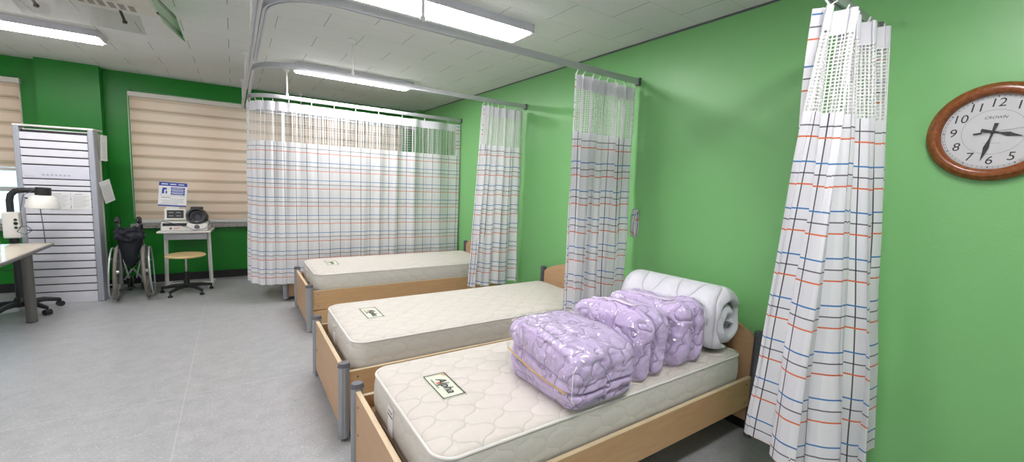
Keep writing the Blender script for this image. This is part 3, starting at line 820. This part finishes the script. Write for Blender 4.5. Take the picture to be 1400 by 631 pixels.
bm = new(); lathe(bm, [(.089, .0201), (.0905, .0201), (.0905, .0205), (.089, .0205), (.089, .0201)], (0, 0, 0), 'z', 80, CM); obj('dial_ring', bm, 'grey_ink', df)
for n in range(1, 13):
    a = 2*PI*n/12; rr = .116
    text('clock_numeral', str(n), .048, 'ink', df, CM @ Matrix.Translation((rr*math.sin(a), rr*math.cos(a), .0204)), shear=.12)
text('dial_lettering', 'CROWN', .016, 'ink', df, CM @ Matrix.Translation((0, .058, .0204)), shear=.35)
fine_print('dial_fine_print', 'grey_ink', df, CM @ Matrix.Translation((0, -.045, .0202)), .05, .003)
def hand(name, ang, L, wd, z, tail=.035):
    bm = new(); mt = CM @ Matrix.Rotation(-math.radians(ang), 4, 'Z')
    prof = [(-tail, wd*.75), (-tail*.5, wd*.6), (0, wd*.45), (L*.25, wd*.35), (L*.55, wd), (L*.7, wd*.6), (L, .0006)]
    up = [bm.verts.new(mt @ Vector((s*w_, y, zz))) for zz in (z, z+.001) for y, w_ in prof for s in (-1, 1)]
    n = len(prof)
    for i in range(n-1):
        a, b, c, d = up[2*i], up[2*i+1], up[2*i+3], up[2*i+2]; bm.faces.new((a, b, c, d))
        a2, b2, c2, d2 = [up[2*n+k] for k in (2*i, 2*i+1, 2*i+3, 2*i+2)]; bm.faces.new((a2, b2, c2, d2)); bm.faces.new((a, d, d2, a2)); bm.faces.new((b, c, c2, b2))
    obj(name, bm, 'ink', ck)
hand('hour_hand', 104, .082, .009, .024); hand('minute_hand', 191, .118, .008, .0265)
bm = new(); mt = CM @ Matrix.Rotation(-math.radians(82), 4, 'Z'); box(bm, -.0007, .0007, -.05, .125, .029, .0296, mt); box(bm, -.003, .003, -.055, -.03, .029, .0296, mt)
lathe(bm, [(0, .022), (.005, .022), (.005, .031), (0, .031)], (0, 0, 0), 'z', 16, CM); obj('second_hand', bm, 'ink', ck)
bm = new(); lathe(bm, [(0, .034), (.1525, .034), (.1525, .036), (0, .036)], (0, 0, 0), 'z', 64, CM); obj('clock_glass', bm, 'clock_glass', ck)

# ---------------------------------------------------------------- tall louvred air unit
th = math.radians(-10)
cb = thing('standing_air_conditioner', (-1.79, 6.135, 0), 'tall white floor standing air conditioner with horizontal louvres in the corner', 'air conditioner', None, th)
CW, CD, CH = .60, .19, 1.80
bx('housing', (.02, CW-.02, .03, CD, 0, CH-.02), 'white_metal', cb, bevel=.006)
bx('side_pillar', (0, .045, 0, .07, 0, CH), 'silver', cb, bevel=.008); bx('side_pillar', (CW-.05, CW, 0, .10, 0, CH), 'silver', cb, bevel=.008)
bx('top_cap', (.0, CW, .0, CD+.01, CH, CH+.02), 'white_plastic', cb, bevel=.006)
bm = new(); box(bm, .05, CW-.055, .018, .032, .03, CH-.03); obj('dark_backing', bm, 'slot', cb)
bm = new()
def slat(z0, z1): 
    v = box(bm, .046, CW-.051, .0, .018, z0, z1)
lv = [.06]
zz = .055
slat(.0, .115)
z = .127
for k in range(13): slat(z, z+.069); z += .081
zpan = z
top_lv = CH-.05
zs = CH-.055
for k in range(4): slat(zs-.068, zs); zs -= .080
pz0, pz1 = zs-.13, zs
zb = pz0-.01
while zb-.055 > zpan-.005:
    slat(zb-.055, zb); zb -= .066
if zb-.012 > zpan: slat(zpan, zb)
obj('louvre_panel', bm, 'cool_white', cb, bevel=.004)
pn = bx('control_panel', (.046, CW-.051, -.002, .018, pz0, pz1), 'lavender_panel', cb, bevel=.004)
bm = new()
for k in range(7): box(bm, .19+.032*k, .208+.032*k, -.0028, -.0015, pz0+.028, pz0+.043)
obj('control_buttons', bm, 'silver', pn)
fine_print('panel_fine_print', 'grey_ink', pn, Matrix.Translation((.10, -.0022, pz0+.02)) @ Matrix.Rotation(PI/2, 4, 'X'), .08, .006)
bx('maker_badge', (.06, .075, -.002, .001, CH-.038, CH-.026), 'ink', cb)
# front papers
ct = Matrix.Translation(cb.location) @ Matrix.Rotation(th, 4, 'Z')
for x0, lab in ((.235, 'left printed sheet taped on the louvres of the tall white air conditioner'), (.395, 'right printed sheet taped on the louvres of the tall white air conditioner')):
    p = thing('paper_sheet', ct @ Vector((x0, -.003, .985)), lab, 'paper', 'printed sheets on the white air conditioner', th)
    bx('sheet', (0, .155, -.002, 0, 0, .175), 'paper', p)
    bm = new(); box(bm, .03, .09, -.0028, -.0019, .155, .160)
    for k in range(9): box(bm, .015, .14-.03*((k*7) % 3)/2, -.0028, -.0019, .138-.014*k, .1405-.014*k)
    obj('printed_lines', bm, 'grey_ink', p)
# sheets hung on its right flank
for (yy, zz_, ww, hh, tl, lab, dm) in ((.07, 1.50, .10, .27, 3, 'clipboard sheet hanging high on the right flank of the tall air conditioner', 'grey_ink'), (.11, 1.04, .17, .24, -16, 'tilted printed notice hanging on the right flank of the tall air conditioner', 'grey_ink')):
    p = thing('paper_notice', ct @ Vector((CW+.02, yy, zz_)), lab, 'paper', None, th+math.radians(74))
    mt = Matrix.Rotation(math.radians(tl), 4, 'Y'); bm = new(); box(bm, 0, ww*.8, -.003, 0, 0, hh, mt); obj('sheet', bm, 'paper', p)
    bm = new()
    for k in range(8): box(bm, .015, ww*.8-.02, -.0038, -.0029, .03+k*.022, .033+k*.022, mt)
    obj('printed_lines', bm, dm, p)

# ---------------------------------------------------------------- desk with monitor, poster, stool
dk = thing('small_desk', (-.49, 6.45, 0), 'small white metal desk under the window carrying the blood pressure monitor', 'desk', None, math.radians(-4))
bx('desk_top', (-.27, .25, -.21, .21, .690, .712), 'white_plastic', dk, bevel=.010)
bx('drawer_box', (-.22, .20, -.12, .19, .60, .6895), 'silver', dk, bevel=.004)
for x in (-.215, .205):
    bm = new(); s = 1 if x > 0 else -1; tube(bm, [(x, -.02, .69), (x+s*.012, -.02, .03)], .020, 4); obj('leg', bm, 'white_metal', dk)
    bx('foot_bar', (x+s*.012-.022, x+s*.012+.022, -.20, .19, .0, .032), 'white_metal', dk, bevel=.004)
bx('footrest', (-.20, .195, -.05, .0, .012, .05), 'white_metal', dk, bevel=.003)

bp = thing('blood_pressure_monitor', (-.50, 6.42, .7125), 'white blood pressure monitor with a black ring cuff on the small desk', 'blood pressure monitor', None, math.radians(-4))
bm = new()
pr = [(-.16, .0), (-.15, .085), (-.10, .11), (.10, .115), (.14, .07), (.15, 0)]
A = [bm.verts.new((-.225, y, z)) for y, z in pr]; B = [bm.verts.new((.225, y, z)) for y, z in pr]
for k in range(len(pr)): bm.faces.new((A[k], A[(k+1) % 6], B[(k+1) % 6], B[k]))
bm.faces.new(A[::-1]); bm.faces.new(B); obj('monitor_body', bm, 'white_plastic', bp, bevel=.014)
bm = new(); mt = Matrix.Translation((-.10, -.04, .122)) @ Matrix.Rotation(math.radians(-12), 4, 'X')
box(bm, -.105, .105, -.015, .02, 0, .135, mt); obj('display_housing', bm, 'white_plastic', bp, bevel=.006)
bm = new(); box(bm, -.08, .08, -.0175, -.0145, .022, .118, mt); sc_ = obj('display_screen', bm, 'black', bp)
bm = new()
for zz_ in (.045, .085):
    for xx in (-.04, .03): box(bm, xx-.022, xx+.022, -.0185, -.0172, zz_, zz_+.008, mt)
obj('screen_digits', bm, 'grey_ink', sc_)
bx('dark_strip', (-.205, .02, -.157, -.120, .062, .095), 'black', bp, bevel=.003)
bm = new(); mt = Matrix.Translation((.115, -.055, .165)) @ Matrix.Rotation(math.radians(78), 4, 'X')
lathe(bm, [(.066, -.10), (.098, -.10), (.104, -.08), (.104, .06), (.096, .085), (.078, .085), (.070, .06), (.066, -.10)], (0, 0, 0), 'z', 40, mt); obj('arm_cuff_ring', bm, 'black', bp, smooth='auto')
bm = new(); lathe(bm, [(0, -.08), (.068, -.08), (.074, .03), (.060, .03), (.03, -.02), (0, -.03)], (0, 0, 0), 'z', 32, mt); obj('cuff_lining', bm, 'cap', bp, smooth='auto')
bx('cuff_handle', (.055, .175, -.09, -.03, .258, .287), 'black', bp, bevel=.008)
bm = new(); lathe(bm, [(0, -.16), (.012, -.16), (.012, -.155), (0, -.155)], (-.13, 0, .035), 'y', 16); lathe(bm, [(0, -.157), (.028, -.157), (.026, -.15), (0, -.15)], (.12, 0, .048), 'y', 24); obj('button', bm, 'cap', bp)
bx('button_mark', (-.10, -.05, -.163, -.158, .034, .040), 'red', bp)
bm = new(); tube(bm, [(-.22, -.11, .12), (-.12, -.165, .10), (.0, -.18, .06), (.10, -.185, .015), (.20, -.17, .03), (.245, -.1, .10), (.20, -.05, .14)], .004, 8); obj('air_hose', bm, 'cap', bp, smooth=True)

ps = thing('instruction_sign', (-.635, 6.46, .995), 'blue and white blood pressure instruction sign leaning on the monitor', 'sign', None, math.radians(-4))
mt = Matrix.Rotation(math.radians(-9), 4, 'X') @ Matrix.Rotation(math.radians(3), 4, 'Y')
def pbox(name, lst, mat, par):
    bm = new()
    for b in lst: box(bm, *b, mt)
    return obj(name, bm, mat, par)
bd = pbox('sign_board', [(-.135, .135, -.003, .003, .0, .29)], 'paper', ps)
yy = (-.0040, -.0029)
pbox('sign_holder', [(-.06, .06, .003, .012, -.155, .10)], 'white_plastic', ps)
pbox('blue_print', [(-.135, .135, *yy, .245, .29), (-.135, .135, *yy, .0, .016), (-.02, .115, *yy, .205, .232), (-.02, .115, *yy, .172, .198), (-.02, .115, *yy, .14, .166)] +
     [(-.105, -.082, *yy, .15, .20), (-.10, -.06, *yy, .198, .222), (-.07, -.055, *yy, .15, .185)], 'blue_ink', bd)
pbox('text_lines', [(-.11, -.02, *yy, .10, .108), (-.12, .12, *yy, .125, .128), (-.02, .11, *yy, .088, .092), (-.11, .10, *yy, .068, .072), (-.09, .11, *yy, .048, .052), (-.11, .05, *yy, .03, .034), (-.115, -.108, *yy, .14, .15)], 'grey_ink', bd)
yw = (-.0048, -.0039)
pbox('white_print', [(-.11, -.05, *yw, .262, .272), (-.03, .03, *yw, .262, .272), (.05, .105, *yw, .262, .272)] + [(-.01, .10, *yw, z_, z_+.006) for z_ in (.217, .184, .152)], 'paper', bd)

st = thing('swivel_stool', (-.50, 6.12, 0), 'round wooden swivel stool on a black five star base before the small desk', 'stool')
bm = new(); lathe(bm, [(0, .425), (.15, .425), (.185, .432), (.195, .444), (.185, .456), (.12, .462), (0, .460)], seg=48); obj('seat', bm, 'stool_wood', st, smooth='auto')
bm = new(); lathe(bm, [(0, .15), (.013, .15), (.013, .425), (0, .425)], seg=16); obj('gas_column', bm, 'steel', st, smooth='auto')
bm = new(); lathe(bm, [(0, .06), (.035, .06), (.030, .10), (.026, .25), (0, .25)], seg=20); obj('column_sleeve', bm, 'black', st, smooth='auto')
bm = new(); lathe(bm, [(0, .41), (.07, .415), (.08, .4245), (0, .4245)], seg=20); obj('seat_plate', bm, 'black', st, smooth='auto')
for k in range(5):
    a = 2*PI*k/5+.35; d = Vector((math.cos(a), math.sin(a), 0)); bm = new(); tube(bm, [d*.02+Vector((0, 0, .085)), d*.14+Vector((0, 0, .078)), d*.25+Vector((0, 0, .055))], [.026, .021, .015], 10); lg = obj('base_arm', bm, 'black', st, smooth='auto')
    bm = new(); lathe(bm, [(0, 0), (.024, 0), (.022, .018), (.009, .028), (.009, .055), (0, .055)], d*.245, 'z', 16); obj('glide', bm, 'black', lg, smooth='auto')

# ---------------------------------------------------------------- folded wheelchair
wc = thing('wheelchair', (-.965, 6.06, 0), 'folded wheelchair with dark navy seat between the tall air conditioner and the small desk', 'wheelchair', None, math.radians(4))
RW = .30
def torus(bm, x, yc, zc, R0, r, tilt=0, n=56): 
    tube(bm, [(x+tilt*math.sin(2*PI*k/n), yc+R0*math.cos(2*PI*k/n), zc+R0*math.sin(2*PI*k/n)) for k in range(n)], r, 10, closed=True)
for s in (-1, 1):
    x = s*.117
    bm = new(); torus(bm, x, 0, RW, RW-.015, .0155, s*-.012); wl = obj('wheel', bm, 'rubber', wc, smooth=True)
    bm = new(); torus(bm, x, 0, RW, RW-.037, .008, s*-.012); obj('rim', bm, 'steel', wl, smooth=True)
    bm = new(); torus(bm, x+s*.046, 0, RW, .268, .008, s*-.012)
    for k in range(6):
        a = 2*PI*k/6+.3; cyl(bm, (x+s*.046, .268*math.cos(a), RW+.268*math.sin(a)), (x, .262*math.cos(a), RW+.262*math.sin(a)), .004, 6)
    obj('hand_rim', bm, 'alu', wl, smooth=True)
    bm = new()
    for k in range(28):
        a = 2*PI*k/28; cyl(bm, (x+(.015 if k % 2 else -.015), .02*math.cos(a+.6), RW+.02*math.sin(a+.6)), (x, .262*math.cos(a), RW+.262*math.sin(a)), .0014, 4)
    obj('spokes', bm, 'steel', wl)
    bm = new(); cyl(bm, (x-.03, 0, RW), (x+.03, 0, RW), .022, 16); obj('hub', bm, 'steel', wl, smooth='auto')
    bm = new(); xf = s*.085
    tube(bm, [(xf, -.05, .18), (xf, -.05, .84), (xf, -.08, .88), (xf, -.16, .885)], .0115, 8); tube(bm, [(xf, -.05, .30), (xf, .36, .30)], .0115, 8); tube(bm, [(xf, -.05, .50), (xf, .34, .50), (xf, .38, .46), (xf, .38, .20)], .0115, 8)
    tube(bm, [(xf, -.05, .66), (xf, .22, .66), (xf, .26, .50)], .010, 8)
    obj('side_frame', bm, 'steel', wc, smooth=True)
    bm = new(); tube(bm, [(xf, -.08, .885), (xf, -.18, .885), (xf, -.20, .872)], [.017, .019, .017], 10); tube(bm, [(xf, -.05, .84), (xf, -.05, .89), (xf, -.11, .90)], .02, 8); obj('push_handle', bm, 'black', wc, smooth=True)
    bm = new(); box(bm, xf+s*.01-.022, xf+s*.01+.022, -.04, .23, .665, .69); obj('armrest', bm, 'black', wc, bevel=.008)
    bm = new(); torus(bm, s*.06, .40, .085, .065, .02, 0, 24); cs_ = obj('caster_wheel', bm, 'black', wc, smooth=True)
    bm = new(); cyl(bm, (s*.06-.012, .40, .085), (s*.06+.012, .40, .085), .05, 20); tube(bm, [(s*.06+.026, .40, .085), (s*.06+.026, .40, .16), (s*.07, .38, .18), (s*.082, .38, .25)], .008, 6); obj('caster_fork', bm, 'steel', cs_, smooth='auto')
    bm = new(); cyl(bm, (s*.075, .05, .20), (-s*.075, .05, .46), .010, 8); cyl(bm, (s*.075, .03, .46), (s*.03, .02, .22), .008, 8); obj('cross_brace', bm, 'steel', wc, smooth=True)
    bm = new(); tube(bm, [(xf, .36, .30), (xf, .47, .22), (xf, .50, .12)], .010, 8); box(bm, xf-.012, xf+.012, .42, .56, .10, .24); obj('footrest', bm, 'black', wc)
bm = new(); G = []   # sagging back cloth
for i in range(14):
    z = .83-.40*i/13; wdt = .105*(1-.62*(i/13)**2.5)
    G.append([bm.verts.new((wdt*(-1+2*j/8), -.055-.055*(1-(-1+2*j/8)**2)*(.4+.6*math.sin(PI*i/13))-.012*math.sin(j*1.9+i*.5), z-.05*(1-(-1+2*j/8)**2))) for j in range(9)])
for i in range(13):
    for j in range(8): bm.faces.new((G[i][j], G[i][j+1], G[i+1][j+1], G[i+1][j]))
obj('back_cloth', bm, 'navy', wc, smooth=True, solid=.012)
bm = new(); G = []
for i in range(10):
    y = .0+.34*i/9
    G.append([bm.verts.new((.09*(-1+2*j/8), y, .50-.16*(1-abs(-1+2*j/8)))) for j in range(9)])
for i in range(9):
    for j in range(8): bm.faces.new((G[i][j], G[i][j+1], G[i+1][j+1], G[i+1][j]))
obj('seat_cloth', bm, 'navy', wc, solid=.012)
bm = new(); shell(bm, .12, .05, .075, 20, 3, lambda P, g, q: P+g*.022*noise.noise(P*22)+Vector((0, -.10, .725)), 1); obj('folded_cushion', bm, 'navy', wc, smooth=True)
bm = new(); tube(bm, [(.02, -.07, .14), (-.06, -.09, .13), (-.10, -.12, .125)], .012, 8); obj('brake_lever', bm, 'black', wc, smooth=True)

# ---------------------------------------------------------------- round corner table
tb = thing('table', (-2.17, 4.95, 0), 'glossy pale topped table with grey edge and round grey leg at the left edge', 'table')
def rr_poly(x0, x1, y0, y1, r, n=10):
    pts = []
    for cx, cy, a0, rad in ((x1-r, y1-r, 0, r), (x0+r, y1-r, PI/2, r), (x0+r, y0+r, PI, r), (x1-.30, y0+.30, 1.5*PI, .30)):
        for k in range(n+1):
            a = a0+PI/2*k/n; pts.append((cx+rad*math.cos(a), cy+rad*math.sin(a)))
    return pts
def prism(bm, pts, z0, z1):
    A = [bm.verts.new((x, y, z0)) for x, y in pts]; B = [bm.verts.new((x, y, z1)) for x, y in pts]; n = len(pts)
    for k in range(n): bm.faces.new((A[k], A[(k+1) % n], B[(k+1) % n], B[k]))
    bm.faces.new(A[::-1]); bm.faces.new(B)
tp = rr_poly(-.65, .72, -.62, .70, .035)
bm = new(); prism(bm, tp, .672, .70); obj('table_top', bm, 'table_top', tb, bevel=.002)
bm = new(); tube(bm, [(x, y, .686) for x, y in tp], .0155, 8, closed=True); obj('edge_trim', bm, 'dark_leg', tb, smooth=True)
for x, y in ((.60, .50), (-.55, .50), (-.55, -.50), (.40, -.45)):
    bm = new(); lathe(bm, [(0, .004), (.036, .004), (.036, .6715), (0, .6715)], (x, y, 0), 'z', 28); l_ = obj('leg', bm, 'dark_leg', tb, smooth='auto')
    bm = new(); lathe(bm, [(0, 0), (.033, 0), (.039, .006), (.039, .016), (0, .016)], (x, y, 0), 'z', 28); obj('foot_cap', bm, 'cap', l_, smooth='auto')
bm = new(); box(bm, -.5, .55, .47, .49, .60, .671); box(bm, -.5, .4, -.46, -.44, .60, .671); obj('apron', bm, 'cap', tb)

# ---------------------------------------------------------------- infrared lamp
lp = thing('heat_lamp', (-1.745, 5.83, 0), 'white domed heat lamp on a black stand with castors behind the table', 'lamp')
bm = new(); cyl(bm, (0, 0, .09), (0, 0, .72), .026, 18); lathe(bm, [(0, .07), (.055, .07), (.05, .12), (.03, .16), (0, .16)], seg=20); obj('stand_post', bm, 'black', lp, smooth='auto')
bx('control_box', (-.055, .055, -.055, .055, .735, .98), 'white_plastic', lp, bevel=.010)
bm = new(); cyl(bm, (0, 0, .69), (0, 0, .735), .035, 18); obj('collar', bm, 'black', lp, smooth='auto')
for z_, rr in ((.91, .012), (.875, .015), (.835, .012)):
    bm = new(); lathe(bm, [(0, -.064), (rr*.8, -.064), (rr, -.055), (0, -.055)], (.032, 0, z_), 'y', 16); obj('knob', bm, 'black', lp, smooth='auto')
bm = new(); tube(bm, [(-.01, 0, .98), (-.01, 0, 1.09), (.0, 0, 1.14), (.03, 0, 1.175), (.08, 0, 1.185), (.17, 0, 1.185)], .025, 12); obj('bent_arm', bm, 'black', lp, smooth='auto')
hd = bpy.data.objects.new('lamp_head', None)
hm = Matrix.Translation((.205, -.02, 1.02)) @ Matrix.Rotation(math.radians(4), 4, 'Y')
bm = new(); lathe(bm, [(.118, .0), (.116, .02), (.108, .06), (.092, .095), (.07, .115), (.052, .122), (.05, .12), (.068, .11), (.09, .09), (.105, .055), (.112, .0), (.118, .0)], (0, 0, 0), 'z', 40, hm); sh = obj('lamp_shade', bm, 'white_plastic', lp, smooth='auto')
bm = new(); lathe(bm, [(0, .118), (.054, .118), (.056, .14), (.052, .195), (0, .195)], (0, 0, 0), 'z', 24, hm); obj('lamp_cap', bm, 'black', lp, smooth='auto')
bm = new(); lathe(bm, [(0, .03), (.05, .032), (.06, .06), (.05, .1), (0, .11)], (0, 0, 0), 'z', 24, hm)
for k in range(5): a = k*PI/5; tube(bm, [hm @ Vector((.113*math.cos(a), .113*math.sin(a), .0)), hm @ Vector((0, 0, -.012)), hm @ Vector((-.113*math.cos(a), -.113*math.sin(a), .0))], .0025, 5)
obj('bulb_guard', bm, 'black', sh, smooth='auto')
bm = new(); tube(bm, [(.19, -.03, 1.02), (.20, -.03, .85), (.205, -.03, .66)], .0035, 6); obj('hanging_cord', bm, 'cap', lp, smooth=True)
bm = new(); tube(bm, [(.16, -.02, 1.19), (.09, -.04, 1.14), (.07, -.06, 1.0), (.075, -.06, .86), (.04, -.07, .80), (.09, -.07, .77), (.14, -.06, .81), (.10, -.05, .85), (.05, -.06, .84)], .004, 6); obj('cable', bm, 'cap', lp, smooth=True)
for k in range(5):
    a = 2*PI*k/5+.60; d = Vector((math.cos(a), math.sin(a), 0)); bm = new(); tube(bm, [d*.03+Vector((0, 0, .10)), d*.16+Vector((0, 0, .10)), d*.27+Vector((0, 0, .072))], [.028, .024, .018], 10); lg = obj('base_arm', bm, 'black', lp, smooth='auto')
    bm = new(); q = d*.275; tdir = Vector((-d.y, d.x, 0)); tube(bm, [q-tdir*.024+Vector((0, 0, .028)), q+tdir*.024+Vector((0, 0, .028))], .028, 18); cyl(bm, q+Vector((0, 0, .05)), q+Vector((0, 0, .08)), .01, 8); obj('castor', bm, 'black', lg, smooth='auto')

# ---------------------------------------------------------------- bottle bag at the table's left edge
bt = thing('plastic_bottle', (-1.66, 5.12, .702), 'clear white and blue labelled bottle on the table at the left edge of the photo', 'bottle')
bm = new(); lathe(bm, [(0, 0), (.040, 0), (.044, .01), (.044, .15), (.036, .19), (.016, .215), (.016, .235), (0, .235)], seg=28); obj('bottle_body', bm, 'white_plastic', bt, smooth='auto')
bm = new(); lathe(bm, [(.0445, .06), (.0449, .06), (.0449, .075), (.0445, .075)], seg=28); lathe(bm, [(.0445, .12), (.0449, .12), (.0449, .13), (.0445, .13)], seg=28); obj('blue_label', bm, 'blue_ink', bt)
bm = new(); lathe(bm, [(0, .235), (.019, .235), (.019, .258), (0, .258)], seg=20); obj('bottle_cap', bm, 'white_plastic', bt, smooth='auto')
# cables on the floor behind the table
for lab, pts in (('black cable looping low behind the table at the left edge', [(-2.4, 6.78, .35), (-2.1, 6.76, .26), (-1.95, 6.72, .30), (-1.86, 6.6, .36)]), ('black cable lying on the floor under the heat lamp stand', [(-2.5, 6.3, .006), (-2.2, 6.1, .006), (-1.9, 6.15, .006), (-1.85, 6.5, .006)])):
    bm = new(); P_ = [Vector(p) for p in pts]; cc = [catmull(pts, k/30) for k in range(31)]
    tube(bm, cc, .005, 6); tag(obj('cable', bm, 'black', smooth=True), lab, 'cable')
